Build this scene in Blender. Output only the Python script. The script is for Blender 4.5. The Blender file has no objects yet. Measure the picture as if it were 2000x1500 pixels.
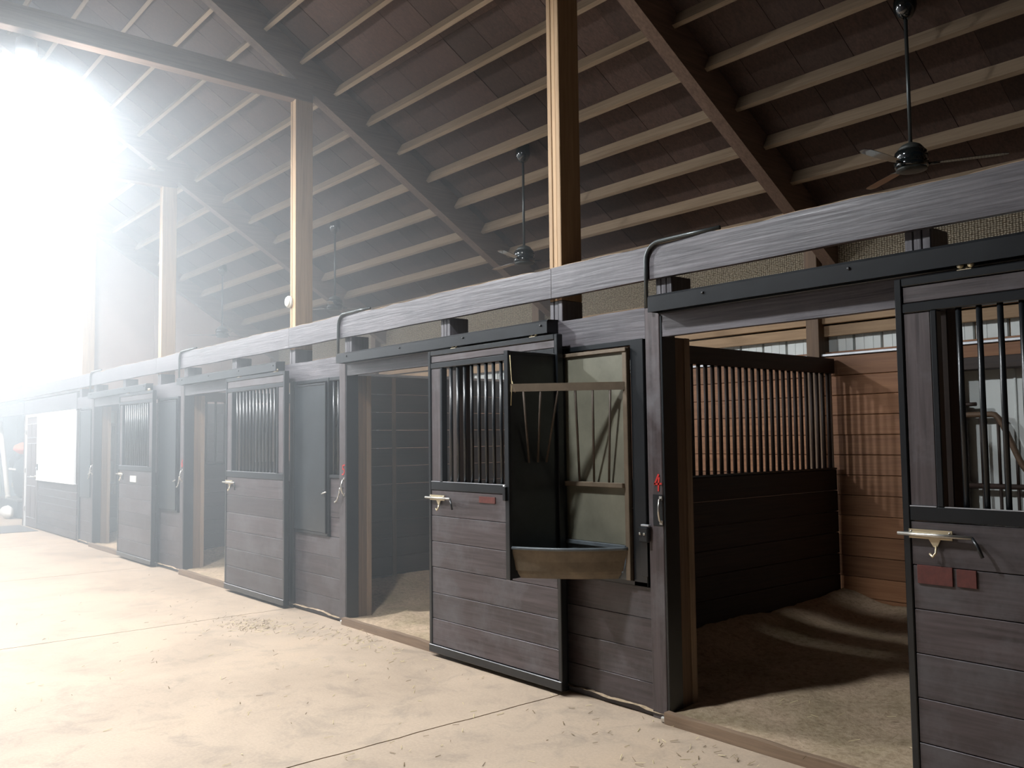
import bpy, bmesh, math, random
from mathutils import Vector, Matrix
random.seed(7)
PI = math.pi
SC = bpy.context.scene
COL = SC.collection

# ------------------------------------------------------------------ camera
def make_camera():
    f, yaw, pitch, roll = 1727.96, 0.8705, 0.0612, -0.0121
    loc = Vector((3.3674, -3.9659, 1.6162))
    fw = Vector((-math.sin(yaw) * math.cos(pitch), math.cos(yaw) * math.cos(pitch), math.sin(pitch)))
    r = Vector((math.cos(yaw), math.sin(yaw), 0))
    u = r.cross(fw)
    r2 = r * math.cos(roll) + u * math.sin(roll)
    u2 = -r * math.sin(roll) + u * math.cos(roll)
    cd = bpy.data.cameras.new('camera')
    cd.sensor_fit = 'HORIZONTAL'
    cd.sensor_width = 36.0
    cd.lens = f / 2000.0 * 36.0
    cd.clip_start = 0.05
    cd.clip_end = 200
    co = bpy.data.objects.new('camera', cd)
    m = Matrix((r2, u2, -fw)).transposed().to_4x4()
    m.translation = loc
    co.matrix_world = m
    COL.objects.link(co)
    SC.camera = co
make_camera()

# ------------------------------------------------------------------ world, exposure
w = bpy.data.worlds.new('world')
SC.world = w
w.use_nodes = True
w.node_tree.nodes['Background'].inputs[0].default_value = (0.5, 0.6, 0.8, 1)
w.node_tree.nodes['Background'].inputs[1].default_value = 0.02
SC.view_settings.view_transform = 'Standard'
SC.view_settings.look = 'None'
SC.view_settings.gamma = 1.0
SC.view_settings.exposure = -0.25
SC.view_settings.use_curve_mapping = False
SC.cycles.max_bounces = 4
SC.cycles.use_light_tree = False
SC.cycles.diffuse_bounces = 2
SC.cycles.glossy_bounces = 2
SC.cycles.transmission_bounces = 2
LAMP_POWER = 420.0        # downward, through the open mouth of each reflector
LAMP_UP = 190.0           # all round, through the prismatic reflector
LAMP_COLOR = (0.93, 0.97, 1.0)
LAMP_Y, LAMP_Z = -2.4, 4.72
LAMP_X = [-0.95, -4.73, -8.63, -12.47, -16.3, -20.2]
HAZE_DENSITY = 0.064
DOWN_SCALE = [0.60, 1.15, 1.15, 1.15, 1.15, 1.15]   # nearest lamp set weaker for the darker near end
UP_SCALE = [0.10, 1.0, 1.0, 1.0, 1.0, 1.0]            # its upward light cut to keep the near roof dark

# ------------------------------------------------------------------ layout
NUM_X = [0.0, -3.66, -7.68, -11.65]            # numbered posts (right front corner)
TALL_X = [-0.89, -4.73, -8.63, -12.47]         # tall laminated posts (centre)
DOOR_X = [1.46, -2.21, -6.11, -9.97]           # left edge of each parked sliding door
RIDGE_Y = -2.4
SLOPE = 0.61
def roof_z(y, c):                               # symmetric gable
    yy = y if y >= RIDGE_Y else 2 * RIDGE_Y - y
    return c - SLOPE * yy
BACK_Y = 3.45

# ------------------------------------------------------------------ materials
MATS = {}
def new_mat(name):
    m = bpy.data.materials.new(name)
    m.use_nodes = True
    nt = m.node_tree
    b = nt.nodes['Principled BSDF']
    MATS[name] = m
    return m, nt, b

def ramp(nt, stops):
    r = nt.nodes.new('ShaderNodeValToRGB')
    el = r.color_ramp.elements
    el[0].position, el[0].color = stops[0][0], (*stops[0][1], 1)
    el[1].position, el[1].color = stops[-1][0], (*stops[-1][1], 1)
    for p, c in stops[1:-1]:
        e = el.new(p)
        e.color = (*c, 1)
    return r

def wood(name, c0, c1, axis, rough=0.55, bump=0.25, var=0.35, spec=0.5, grain=1.0, coat=0.0, wear=None):
    """stained timber, grain along the local axis; every piece varies by its object id"""
    m, nt, b = new_mat(name)
    L = nt.links
    tc = nt.nodes.new('ShaderNodeTexCoord')
    oi = nt.nodes.new('ShaderNodeObjectInfo')
    add = nt.nodes.new('ShaderNodeVectorMath'); add.operation = 'MULTIPLY_ADD'
    comb = nt.nodes.new('ShaderNodeCombineXYZ')
    for i in range(3):
        L.new(oi.outputs['Random'], comb.inputs[i])
    add.inputs[1].default_value = (37.0, 53.0, 71.0)
    L.new(comb.outputs[0], add.inputs[0])
    L.new(tc.outputs['Object'], add.inputs[2])
    mp = nt.nodes.new('ShaderNodeMapping')
    s = [9.0 * grain, 9.0 * grain, 9.0 * grain]
    s['XYZ'.index(axis)] = 0.7 * grain
    mp.inputs['Scale'].default_value = s
    L.new(add.outputs[0], mp.inputs[0])
    n1 = nt.nodes.new('ShaderNodeTexNoise')
    n1.inputs['Scale'].default_value = 2.2
    n1.inputs['Detail'].default_value = 6
    n1.inputs['Roughness'].default_value = 0.62
    n1.inputs['Distortion'].default_value = 0.9
    L.new(mp.outputs[0], n1.inputs['Vector'])
    mp2 = nt.nodes.new('ShaderNodeMapping')
    s2 = [70.0, 70.0, 70.0]
    s2['XYZ'.index(axis)] = 2.0
    mp2.inputs['Scale'].default_value = s2
    L.new(add.outputs[0], mp2.inputs[0])
    n2 = nt.nodes.new('ShaderNodeTexNoise')
    n2.inputs['Scale'].default_value = 1.0
    n2.inputs['Detail'].default_value = 2
    L.new(mp2.outputs[0], n2.inputs['Vector'])
    mix = nt.nodes.new('ShaderNodeMath'); mix.operation = 'MULTIPLY_ADD'
    mix.inputs[1].default_value = 0.45
    L.new(n2.outputs[0], mix.inputs[0])
    sc = nt.nodes.new('ShaderNodeMath'); sc.operation = 'MULTIPLY'
    sc.inputs[1].default_value = 0.62
    L.new(n1.outputs[0], sc.inputs[0])
    L.new(sc.outputs[0], mix.inputs[2])
    cr = ramp(nt, [(0.32, c0), (0.72, c1)])
    L.new(mix.outputs[0], cr.inputs[0])
    hsv = nt.nodes.new('ShaderNodeHueSaturation')
    mr = nt.nodes.new('ShaderNodeMapRange')
    mr.inputs['To Min'].default_value = 1 - var
    mr.inputs['To Max'].default_value = 1 + var
    L.new(oi.outputs['Random'], mr.inputs['Value'])
    L.new(mr.outputs[0], hsv.inputs['Value'])
    src = cr.outputs[0]
    if wear:
        nw = nt.nodes.new('ShaderNodeTexNoise')
        nw.inputs['Scale'].default_value = 2.6
        nw.inputs['Detail'].default_value = 5
        nw.inputs['Roughness'].default_value = 0.7
        L.new(add.outputs[0], nw.inputs['Vector'])
        rw = ramp(nt, [(0.46, (0, 0, 0)), (0.72, (0.75, 0.75, 0.75))])
        L.new(nw.outputs[0], rw.inputs[0])
        mw = nt.nodes.new('ShaderNodeMixRGB')
        mw.inputs[2].default_value = (*wear, 1)
        L.new(rw.outputs[0], mw.inputs[0])
        L.new(src, mw.inputs[1])
        src = mw.outputs[0]
    L.new(src, hsv.inputs['Color'])
    L.new(hsv.outputs[0], b.inputs['Base Color'])
    rr = nt.nodes.new('ShaderNodeMapRange')
    rr.inputs['To Min'].default_value = rough - 0.12
    rr.inputs['To Max'].default_value = rough + 0.15
    L.new(n1.outputs[0], rr.inputs['Value'])
    L.new(rr.outputs[0], b.inputs['Roughness'])
    b.inputs['Specular IOR Level'].default_value = spec
    b.inputs['Coat Weight'].default_value = coat
    b.inputs['Coat Roughness'].default_value = 0.3
    bp = nt.nodes.new('ShaderNodeBump')
    bp.inputs['Strength'].default_value = bump
    bp.inputs['Distance'].default_value = 0.004
    L.new(mix.outputs[0], bp.inputs['Height'])
    if bump > 0:
        L.new(bp.outputs[0], b.inputs['Normal'])
    return m

for ax in 'XYZ':
    wood('stain' + ax, (0.022, 0.0160, 0.0165), (0.084, 0.065, 0.067), ax, rough=0.46, bump=0.35, var=0.2, spec=0.6, wear=(0.112, 0.108, 0.116))
    wood('beam' + ax, (0.034, 0.030, 0.034), (0.122, 0.110, 0.120), ax, rough=0.38, bump=0.6, var=0.10, spec=0.8, wear=(0.045, 0.042, 0.050))
    wood('raw' + ax, (0.30, 0.185, 0.095), (0.46, 0.31, 0.18), ax, rough=0.65, bump=0.0, var=0.15)
    wood('brown' + ax, (0.20, 0.085, 0.038), (0.36, 0.175, 0.085), ax, rough=0.6, bump=0.0, var=0.2)
    wood('jamb' + ax, (0.085, 0.050, 0.028), (0.18, 0.112, 0.066), ax, rough=0.6, bump=0.0, var=0.15)
    wood('deck' + ax, (0.040, 0.024, 0.019), (0.095, 0.058, 0.045), ax, rough=0.7, bump=0.0, var=0.3)
    wood('purlin' + ax, (0.21, 0.148, 0.092), (0.33, 0.245, 0.165), ax, rough=0.65, bump=0.0, var=0.12)
    wood('rafter' + ax, (0.125, 0.080, 0.058), (0.235, 0.160, 0.120), ax, rough=0.6, bump=0.0, var=0.1)
    wood('sill' + ax, (0.13, 0.085, 0.055), (0.27, 0.185, 0.12), ax, rough=0.7, bump=0.0, var=0.1)
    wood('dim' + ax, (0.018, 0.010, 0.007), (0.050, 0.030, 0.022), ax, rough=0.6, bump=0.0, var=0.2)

def plain(name, col, rough=0.5, metal=0.0, spec=0.5, noise=0.0, nscale=8.0, bump=0.0, coat=0.0):
    m, nt, b = new_mat(name)
    b.inputs['Roughness'].default_value = rough
    b.inputs['Metallic'].default_value = metal
    b.inputs['Specular IOR Level'].default_value = spec
    b.inputs['Coat Weight'].default_value = coat
    if noise or bump:
        tc = nt.nodes.new('ShaderNodeTexCoord')
        n = nt.nodes.new('ShaderNodeTexNoise')
        n.inputs['Scale'].default_value = nscale
        n.inputs['Detail'].default_value = 6
        n.inputs['Roughness'].default_value = 0.65
        nt.links.new(tc.outputs['Object'], n.inputs['Vector'])
        cr = ramp(nt, [(0.3, tuple(max(0, c * (1 - noise)) for c in col)), (0.7, tuple(c * (1 + noise) for c in col))])
        nt.links.new(n.outputs[0], cr.inputs[0])
        nt.links.new(cr.outputs[0], b.inputs['Base Color'])
        if bump:
            bp = nt.nodes.new('ShaderNodeBump')
            bp.inputs['Strength'].default_value = bump
            bp.inputs['Distance'].default_value = 0.01
            nt.links.new(n.outputs[0], bp.inputs['Height'])
            nt.links.new(bp.outputs[0], b.inputs['Normal'])
    else:
        b.inputs['Base Color'].default_value = (*col, 1)
    return m

plain('black', (0.008, 0.010, 0.012), 0.32, 0.0, 0.6, noise=0.3, nscale=5)
plain('black_panel', (0.016, 0.020, 0.023), 0.30, 0.0, 0.6, noise=0.5, nscale=4)
plain('steel', (0.62, 0.60, 0.55), 0.32, 0.9)
plain('zinc', (0.55, 0.57, 0.60), 0.45, 0.8, noise=0.1, nscale=10)
plain('brass', (0.66, 0.56, 0.38), 0.35, 0.7)
plain('galv', (0.165, 0.16, 0.12), 0.55, 0.15, noise=0.18, nscale=5)
plain('galv_edge', (0.15, 0.115, 0.08), 0.55, 0.2, noise=0.2, nscale=9)
plain('rust', (0.075, 0.055, 0.04), 0.55, 0.2, noise=0.2, nscale=12)
plain('tub', (0.14, 0.108, 0.07), 0.6, 0.0, noise=0.3, nscale=9)
plain('tub_rim', (0.10, 0.115, 0.125), 0.4, 0.0, noise=0.3, nscale=9)
plain('white_metal', (0.74, 0.78, 0.76), 0.5, noise=0.04, nscale=3)
plain('white_board', (0.84, 0.86, 0.86), 0.4)
plain('white_wall', (0.80, 0.81, 0.80), 0.6, noise=0.04, nscale=2)
plain('pale_metal', (0.46, 0.60, 0.68), 0.5, noise=0.2, nscale=0.6)
plain('white_plastic', (0.75, 0.73, 0.66), 0.4)
plain('red', (0.55, 0.035, 0.03), 0.5)
plain('bare', (0.095, 0.022, 0.016), 0.7, noise=0.3, nscale=30)
plain('fan_black', (0.006, 0.010, 0.011), 0.12, 0.0, 0.9, coat=0.6)
plain('fan_grey', (0.05, 0.055, 0.05), 0.45)
plain('rod', (0.09, 0.10, 0.10), 0.35, 0.6)
plain('rubber', (0.12, 0.12, 0.12), 0.75, noise=0.2, nscale=20)
plain('dark_cloth', (0.03, 0.04, 0.05), 0.9, noise=0.4, nscale=12)
plain('orange_cloth', (0.62, 0.13, 0.06), 0.8, noise=0.15, nscale=12)
plain('white_sack', (0.75, 0.74, 0.70), 0.8, noise=0.08, nscale=10)
plain('door_brown', (0.10, 0.075, 0.075), 0.5, noise=0.15, nscale=3)
plain('plywood', (0.50, 0.37, 0.32), 0.7, noise=0.12, nscale=1.2)
plain('straw', (0.62, 0.52, 0.30), 0.8)
plain('straw_dark', (0.22, 0.16, 0.09), 0.85)
plain('lamp_body', (0.35, 0.36, 0.37), 0.4, 0.5)

def mat_lamp():
    m, nt, b = new_mat('lamp_glass')
    b.inputs['Base Color'].default_value = (0.9, 0.92, 0.95, 1)
    b.inputs['Emission Color'].default_value = (*LAMP_COLOR, 1)
    b.inputs['Emission Strength'].default_value = 22.0
    m.cycles.emission_sampling = 'NONE'
mat_lamp()

def mat_concrete():
    m, nt, b = new_mat('concrete')
    L = nt.links
    geo = nt.nodes.new('ShaderNodeNewGeometry')
    def noise(scale, detail, rough=0.6, dist=0.0):
        n = nt.nodes.new('ShaderNodeTexNoise')
        n.inputs['Scale'].default_value = scale
        n.inputs['Detail'].default_value = detail
        n.inputs['Roughness'].default_value = rough
        n.inputs['Distortion'].default_value = dist
        L.new(geo.outputs['Position'], n.inputs['Vector'])
        return n
    a = noise(0.75, 8, 0.62, 0.4)
    c1 = ramp(nt, [(0.30, (0.37, 0.285, 0.21)), (0.52, (0.47, 0.365, 0.27)), (0.74, (0.53, 0.40, 0.285))])
    L.new(a.outputs[0], c1.inputs[0])
    s = noise(3.4, 7, 0.7, 0.6)
    c2 = ramp(nt, [(0.32, (0.62, 0.65, 0.68)), (0.50, (1, 1, 1))])
    L.new(s.outputs[0], c2.inputs[0])
    mx = nt.nodes.new('ShaderNodeMixRGB'); mx.blend_type = 'MULTIPLY'
    mx.inputs[0].default_value = 0.6
    L.new(c1.outputs[0], mx.inputs[1]); L.new(c2.outputs[0], mx.inputs[2])
    d = noise(60, 4)
    c3 = ramp(nt, [(0.35, (0.86, 0.86, 0.86)), (0.7, (1.08, 1.08, 1.08))])
    L.new(d.outputs[0], c3.inputs[0])
    m2 = nt.nodes.new('ShaderNodeMixRGB'); m2.blend_type = 'MULTIPLY'
    m2.inputs[0].default_value = 0.6
    L.new(mx.outputs[0], m2.inputs[1]); L.new(c3.outputs[0], m2.inputs[2])
    L.new(m2.outputs[0], b.inputs['Base Color'])
    b.inputs['Roughness'].default_value = 0.62
    bp = nt.nodes.new('ShaderNodeBump')
    bp.inputs['Strength'].default_value = 0.25
    bp.inputs['Distance'].default_value = 0.004
    L.new(d.outputs[0], bp.inputs['Height'])
    L.new(bp.outputs[0], b.inputs['Normal'])
mat_concrete()

def mat_bedding():
    m, nt, b = new_mat('bedding')
    L = nt.links
    geo = nt.nodes.new('ShaderNodeNewGeometry')
    n = nt.nodes.new('ShaderNodeTexNoise')
    n.inputs['Scale'].default_value = 26
    n.inputs['Detail'].default_value = 8
    n.inputs['Roughness'].default_value = 0.75
    L.new(geo.outputs['Position'], n.inputs['Vector'])
    n2 = nt.nodes.new('ShaderNodeTexNoise')
    n2.inputs['Scale'].default_value = 2.2
    n2.inputs['Detail'].default_value = 5
    L.new(geo.outputs['Position'], n2.inputs['Vector'])
    c = ramp(nt, [(0.28, (0.30, 0.215, 0.135)), (0.5, (0.54, 0.42, 0.285)), (0.75, (0.70, 0.57, 0.42))])
    L.new(n.outputs[0], c.inputs[0])
    c2 = ramp(nt, [(0.3, (0.72, 0.72, 0.62)), (0.6, (1.05, 1.0, 1.0))])
    L.new(n2.outputs[0], c2.inputs[0])
    mx = nt.nodes.new('ShaderNodeMixRGB'); mx.blend_type = 'MULTIPLY'
    mx.inputs[0].default_value = 0.9
    L.new(c.outputs[0], mx.inputs[1]); L.new(c2.outputs[0], mx.inputs[2])
    L.new(mx.outputs[0], b.inputs['Base Color'])
    b.inputs['Roughness'].default_value = 0.95
    bp = nt.nodes.new('ShaderNodeBump')
    bp.inputs['Strength'].default_value = 0.9
    bp.inputs['Distance'].default_value = 0.02
    L.new(n.outputs[0], bp.inputs['Height'])
    L.new(bp.outputs[0], b.inputs['Normal'])
mat_bedding()

# ------------------------------------------------------------------ helpers
OFF = {}
def off(o):
    return OFF.get(o.name, Vector((0, 0, 0))) if o is not None else Vector((0, 0, 0))

def tag(o, label=None, cat=None, group=None, kind=None):
    if label: o['label'] = label
    if cat: o['category'] = cat
    if group: o['group'] = group
    if kind: o['kind'] = kind
    return o

def thing(name, loc, label, cat, group=None, kind=None, rotz=0.0, local=False):
    o = bpy.data.objects.new(name, None)
    o.empty_display_size = 0.1
    COL.objects.link(o)
    o.location = loc
    o.rotation_euler = (0, 0, rotz)
    OFF[o.name] = Vector((0, 0, 0)) if local else Vector(loc)
    return tag(o, label, cat, group, kind)

def link(name, me, mat, parent, center):
    o = bpy.data.objects.new(name, me)
    COL.objects.link(o)
    if not me.materials:
        me.materials.append(MATS[mat])
    c = Vector(center)
    if parent is not None:
        o.parent = parent
        o.location = c - off(parent)
    else:
        o.location = c
    OFF[o.name] = c
    return o

BOXES = {}
def box(name, x0, x1, y0, y1, z0, z1, mat, parent=None, bev=0.004):
    dx, dy, dz = abs(x1 - x0), abs(y1 - y0), abs(z1 - z0)
    key = (round(dx, 3), round(dy, 3), round(dz, 3), mat, bev)
    me = BOXES.get(key)
    if me is None:
        bm = bmesh.new()
        bmesh.ops.create_cube(bm, size=1.0)
        for v in bm.verts:
            v.co.x *= dx; v.co.y *= dy; v.co.z *= dz
        bb = min(bev, 0.3 * min(dx, dy, dz))
        if bb > 0.0004:
            bmesh.ops.bevel(bm, geom=bm.edges[:], offset=bb, segments=1, affect='EDGES', profile=0.5)
        me = bpy.data.meshes.new(name)
        bm.to_mesh(me); bm.free()
        BOXES[key] = me
    return link(name, me, mat, parent, ((x0 + x1) / 2, (y0 + y1) / 2, (z0 + z1) / 2))

def mesh(name, verts, faces, mat, parent=None, center=None, smooth=False):
    if center is None:
        n = len(verts)
        center = tuple(sum(v[i] for v in verts) / n for i in range(3))
    me = bpy.data.meshes.new(name)
    me.from_pydata([(v[0] - center[0], v[1] - center[1], v[2] - center[2]) for v in verts], [], faces)
    bm = bmesh.new(); bm.from_mesh(me)
    bmesh.ops.recalc_face_normals(bm, faces=bm.faces[:])
    bm.to_mesh(me); bm.free()
    if smooth:
        for p in me.polygons: p.use_smooth = True
    me.update()
    return link(name, me, mat, parent, center)

def prism(name, pts, axis, a0, a1, mat, parent=None):
    """closed 2-D outline extruded along an axis; pts are the two other coordinates in order"""
    def v(p, a):
        return {'x': (a, p[0], p[1]), 'y': (p[0], a, p[1]), 'z': (p[0], p[1], a)}[axis]
    n = len(pts)
    vs = [v(p, a0) for p in pts] + [v(p, a1) for p in pts]
    fs = [tuple(range(n)), tuple(range(2 * n - 1, n - 1, -1))]
    fs += [(i, (i + 1) % n, n + (i + 1) % n, n + i) for i in range(n)]
    return mesh(name, vs, fs, mat, parent)

def tube(name, pts, r, mat, parent=None, seg=8, rad=None):
    pts = [Vector(p) for p in pts]
    vs, fs = [], []
    up = None
    for i, p in enumerate(pts):
        if i == 0: t = pts[1] - p
        elif i == len(pts) - 1: t = p - pts[i - 1]
        else: t = (pts[i + 1] - p).normalized() + (p - pts[i - 1]).normalized()
        t.normalize()
        if up is None:
            up = Vector((0, 0, 1)) if abs(t.z) < 0.9 else Vector((1, 0, 0))
        s = t.cross(up).normalized()
        up = s.cross(t).normalized()
        rr = rad[i] if rad else r
        for k in range(seg):
            a = 2 * PI * k / seg
            vs.append(tuple(p + s * math.cos(a) * rr + up * math.sin(a) * rr))
    for i in range(len(pts) - 1):
        for k in range(seg):
            a, b2 = i * seg + k, i * seg + (k + 1) % seg
            fs.append((a, b2, b2 + seg, a + seg))
    fs.append(tuple(range(seg)))
    n = len(vs)
    fs.append(tuple(range(n - 1, n - seg - 1, -1)))
    return mesh(name, vs, fs, mat, parent, smooth=True)

RODS = {}
def vrod(name, x, y, z0, z1, r, mat, parent, seg=8):
    key = (round(z1 - z0, 3), r, mat, seg)
    h = (z1 - z0) / 2
    me = RODS.get(key)
    if me is None:
        vs = [(r * math.cos(2 * PI * k / seg), r * math.sin(2 * PI * k / seg), s * h) for s in (-1, 1) for k in range(seg)]
        fs = [(k, (k + 1) % seg, seg + (k + 1) % seg, seg + k) for k in range(seg)]
        fs += [tuple(range(seg - 1, -1, -1)), tuple(range(seg, 2 * seg))]
        me = bpy.data.meshes.new(name)
        me.from_pydata(vs, [], fs)
        for p in me.polygons: p.use_smooth = len(p.vertices) == 4
        RODS[key] = me
    return link(name, me, mat, parent, (x, y, (z0 + z1) / 2))

def lathe(name, prof, x, y, mat, parent, seg=24, z=0.0):
    vs, fs = [], []
    for (r, zz) in prof:
        for k in range(seg):
            a = 2 * PI * k / seg
            vs.append((x + r * math.cos(a), y + r * math.sin(a), z + zz))
    for i in range(len(prof) - 1):
        for k in range(seg):
            a, b2 = i * seg + k, i * seg + (k + 1) % seg
            fs.append((a, b2, b2 + seg, a + seg))
    fs.append(tuple(range(seg)))
    n = len(vs)
    fs.append(tuple(range(n - 1, n - seg - 1, -1)))
    return mesh(name, vs, fs, mat, parent, smooth=True)

def rough_board(name, x0, x1, y0, y1, z0, z1, mat, parent=None, amp=0.006, n=60, seed=0, dips=()):
    """long board along x with an uneven, chewed top edge"""
    rnd = random.Random(seed)
    vs, fs = [], []
    ph = [rnd.uniform(0, 6.28) for _ in range(4)]
    for i in range(n + 1):
        x = x0 + (x1 - x0) * i / n
        t = amp * (math.sin(x * 3.1 + ph[0]) * .5 + math.sin(x * 7.7 + ph[1]) * .35 + math.sin(x * 19 + ph[2]) * .25)
        for (dx, dw, dd) in dips:
            t -= dd * max(0.0, 1 - ((x - dx) / dw) ** 2)
        zt = z1 + t
        zb = z0 + amp * 0.3 * math.sin(x * 5.0 + ph[3])
        vs += [(x, y0, zb), (x, y0, zt), (x, y1, zt + 0.002), (x, y1, zb)]
    for i in range(n):
        a = 4 * i
        for k in range(4):
            fs.append((a + k, a + (k + 1) % 4, a + 4 + (k + 1) % 4, a + 4 + k))
    fs.append((0, 1, 2, 3)); fs.append((4 * n + 3, 4 * n + 2, 4 * n + 1, 4 * n))
    return mesh(name, vs, fs, mat, parent)

def planks(parent, x0, x1, y0, y1, z0, z1, h, mat, name='plank', gap=0.003, jit=0.003):
    n = max(1, round((z1 - z0) / h))
    hh = (z1 - z0) / n
    out = []
    for i in range(n):
        j = random.uniform(-jit, jit)
        out.append(box(name, x0, x1, y0 + j, y1 + j, z0 + i * hh + gap / 2, z0 + (i + 1) * hh - gap / 2, mat, parent, .0018))
    return out

# ================================================================== SETTING
# ---- floor: concrete slabs with open joints over a dark sub-base
fl = box('floor', -26, 7, -5.6, 3.7, -0.12, -0.012, 'straw_dark', None, 0)
tag(fl, kind='structure')
joints = [7.0, 3.1, -0.80, -4.68, -8.6, -12.5, -16.4, -20.3, -26.0]
for i in range(len(joints) - 1):
    x1, x0 = joints[i], joints[i + 1]
    n = 48
    rnd = random.Random(i + 3)
    def edge(seed):
        r = random.Random(seed)
        return [r.uniform(-.006, .006) for _ in range(n + 1)]
    ea, eb = edge(i * 7 + 1), edge((i + 1) * 7 + 1)
    ys = [-5.6 + (5.6 + 0.30) * k / n for k in range(n + 1)]
    top = [(x0 + .006 + eb[k], ys[k]) for k in range(n + 1)] + [(x1 - .006 + ea[k], ys[k]) for k in range(n, -1, -1)]
    prism('slab', top, 'z', -0.06, 0.0, 'concrete', fl)
# control joint cut down the slabs is straight; dark sub-base shows in the gaps

# ---- roof: deck planks, purlins, rafters, tie beams
cei = thing('ceiling', (0, 0, 5.6), None, None, kind='structure')
def roof_prism(name, x0, x1, ya, yb, c0, c1, mat):
    return prism(name, [(ya, roof_z(ya, c0)), (yb, roof_z(yb, c0)), (yb, roof_z(yb, c1)), (ya, roof_z(ya, c1))], 'x', x0, x1, mat, cei)
DX0, DX1, DW = -25.9, 5.7, 0.395
nd = int((DX1 - DX0) / DW)
for i in range(nd):
    x0 = DX0 + i * DW
    for (ya, yb) in ((RIDGE_Y, 0.62), (0.622, 3.85)):
        j = random.uniform(-.003, .003)
        roof_prism('deck_plank', x0 + .002, x0 + DW - .002, ya, yb, 5.62 + j, 5.65 + j, 'deckY')
roof_prism('deck_slope', DX0, DX1, -8.65, RIDGE_Y, 5.62, 5.65, 'deckX')
RAF = [3.02] + TALL_X + [-16.35, -20.25, -24.1]
bays = [5.7] + RAF + [-25.9]
PUR = [0.90 + 0.385 * k for k in range(-8, 8)]
cs, sn = 1 / math.hypot(1, SLOPE), SLOPE / math.hypot(1, SLOPE)
def purlin_row(y, x0, x1):
    # on edge, square to the slope
    h, wd = 0.132, 0.019
    base = Vector((0, y, roof_z(y, 5.618)))
    dn = Vector((0, cs, -sn)); nr = Vector((0, -sn, -cs))
    pts = [base + dn * -wd, base + dn * wd, base + dn * wd + nr * h, base + dn * -wd + nr * h]
    return prism('purlin', [(p.y, p.z) for p in pts], 'x', x0, x1, 'purlinX', cei)
for b0 in range(len(bays) - 1):
    xr, xl = bays[b0], bays[b0 + 1]
    for y in PUR:
        if y < RIDGE_Y + .1: continue
        purlin_row(y, xl + 0.062, xr - 0.062)
for x in RAF:
    roof_prism('rafter', x - .06, x + .06, RIDGE_Y, 3.80, 5.27, 5.615, 'rafterY')
    roof_prism('rafter', x - .06, x + .06, -7.5, RIDGE_Y, 5.27, 5.615, 'rafterY')
    if x < 2:
        box('tie_beam', x - .062, x + .062, -4.8, 0.20, 5.05, 5.25, 'rafterY', cei)

# ---- back wall: posts, planks, cap, siding, girts, eave mesh
wb = box('wall_back', -26, 6, 3.66, 3.72, 0, 3.3, 'dimX', None, 0)
tag(wb, kind='structure')
BP = [2.80, -1.06, -4.90, -8.80, -12.5]
segs = list(zip(BP[1:], BP[:-1])) + [(2.80, 6.0)]
GATE = (0.20, 1.42)
for (xa, xb) in segs:
    a, b2 = xa + .065, xb - .065
    z0, n = 0.0, 13
    hh = 2.325 / n
    for i in range(n):
        zz0, zz1 = i * hh + .002, (i + 1) * hh - .002
        parts = [(a, b2)]
        if a < GATE[0] < b2 and zz0 < 2.12:
            parts = [(a, GATE[0]), (GATE[1], b2)]
        for (pa, pb) in parts:
            j = random.uniform(-.003, .003)
            box('plank', pa, pb, BACK_Y + j, BACK_Y + .035 + j, zz0, zz1, 'brownX', wb)
    box('cap_rail', a, b2, BACK_Y - .02, BACK_Y + .06, 2.327, 2.352, 'zinc', wb)
    box('girt', a, b2, 3.50, 3.54, 2.352, 2.372, 'brownX', wb)
    box('girt', a, b2, 3.49, 3.53, 2.515, 2.615, 'rawX', wb)
    box('girt', a, b2, 3.46, 3.53, 2.630, 2.690, 'rawX', wb)
    box('eave_board', a, b2, 3.47, 3.51, 2.93, 3.06, 'rawX', wb)
    box('plywood_strip', a, b2, 3.52, 3.55, 2.69, 2.93, 'brownX', wb)
    x = a
    while x < b2 - .05:
        x2 = min(x + .262, b2)
        # one ribbed siding sheet strip: three flats with small steps
        wv = (x2 - x)
        pr = [(x, 3.60), (x + .004, 3.565), (x + wv * .33, 3.562), (x + wv * .335, 3.568), (x + wv * .345, 3.562), (x + wv * .66, 3.562),
              (x + wv * .665, 3.568), (x + wv * .675, 3.562), (x + wv - .022, 3.565), (x + wv - .018, 3.60)]
        prism('siding_panel', pr, 'z', 2.30, 2.62, 'white_metal', wb)
        x = x2
    box('siding_batten', a, b2, 3.602, 3.63, 2.28, 2.64, 'rawX', wb)
for x in BP:
    box('wall_post', x - .065, x + .065, 3.40, 3.60, 0, 3.38, 'jambZ', wb)

def mat_mesh_foil():
    m, nt, b = new_mat('wire_foil')
    L = nt.links
    geo = nt.nodes.new('ShaderNodeNewGeometry')
    mp = nt.nodes.new('ShaderNodeMapping')
    mp.inputs['Scale'].default_value = (42, 42, 60)
    L.new(geo.outputs['Position'], mp.inputs[0])
    v = nt.nodes.new('ShaderNodeTexVoronoi')
    v.inputs['Scale'].default_value = 1.0
    v.inputs['Randomness'].default_value = 0.25
    L.new(mp.outputs[0], v.inputs['Vector'])
    c = ramp(nt, [(0.15, (0.85, 0.76, 0.60)), (0.6, (0.22, 0.17, 0.11))])
    L.new(v.outputs['Distance'], c.inputs[0])
    L.new(c.outputs[0], b.inputs['Base Color'])
    b.inputs['Metallic'].default_value = 0.5
    b.inputs['Roughness'].default_value = 0.35
    bp = nt.nodes.new('ShaderNodeBump')
    bp.inputs['Strength'].default_value = 1.0
    bp.inputs['Distance'].default_value = 0.02
    bp.invert = True
    L.new(v.outputs['Distance'], bp.inputs['Height'])
    L.new(bp.outputs[0], b.inputs['Normal'])
mat_mesh_foil()
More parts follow.
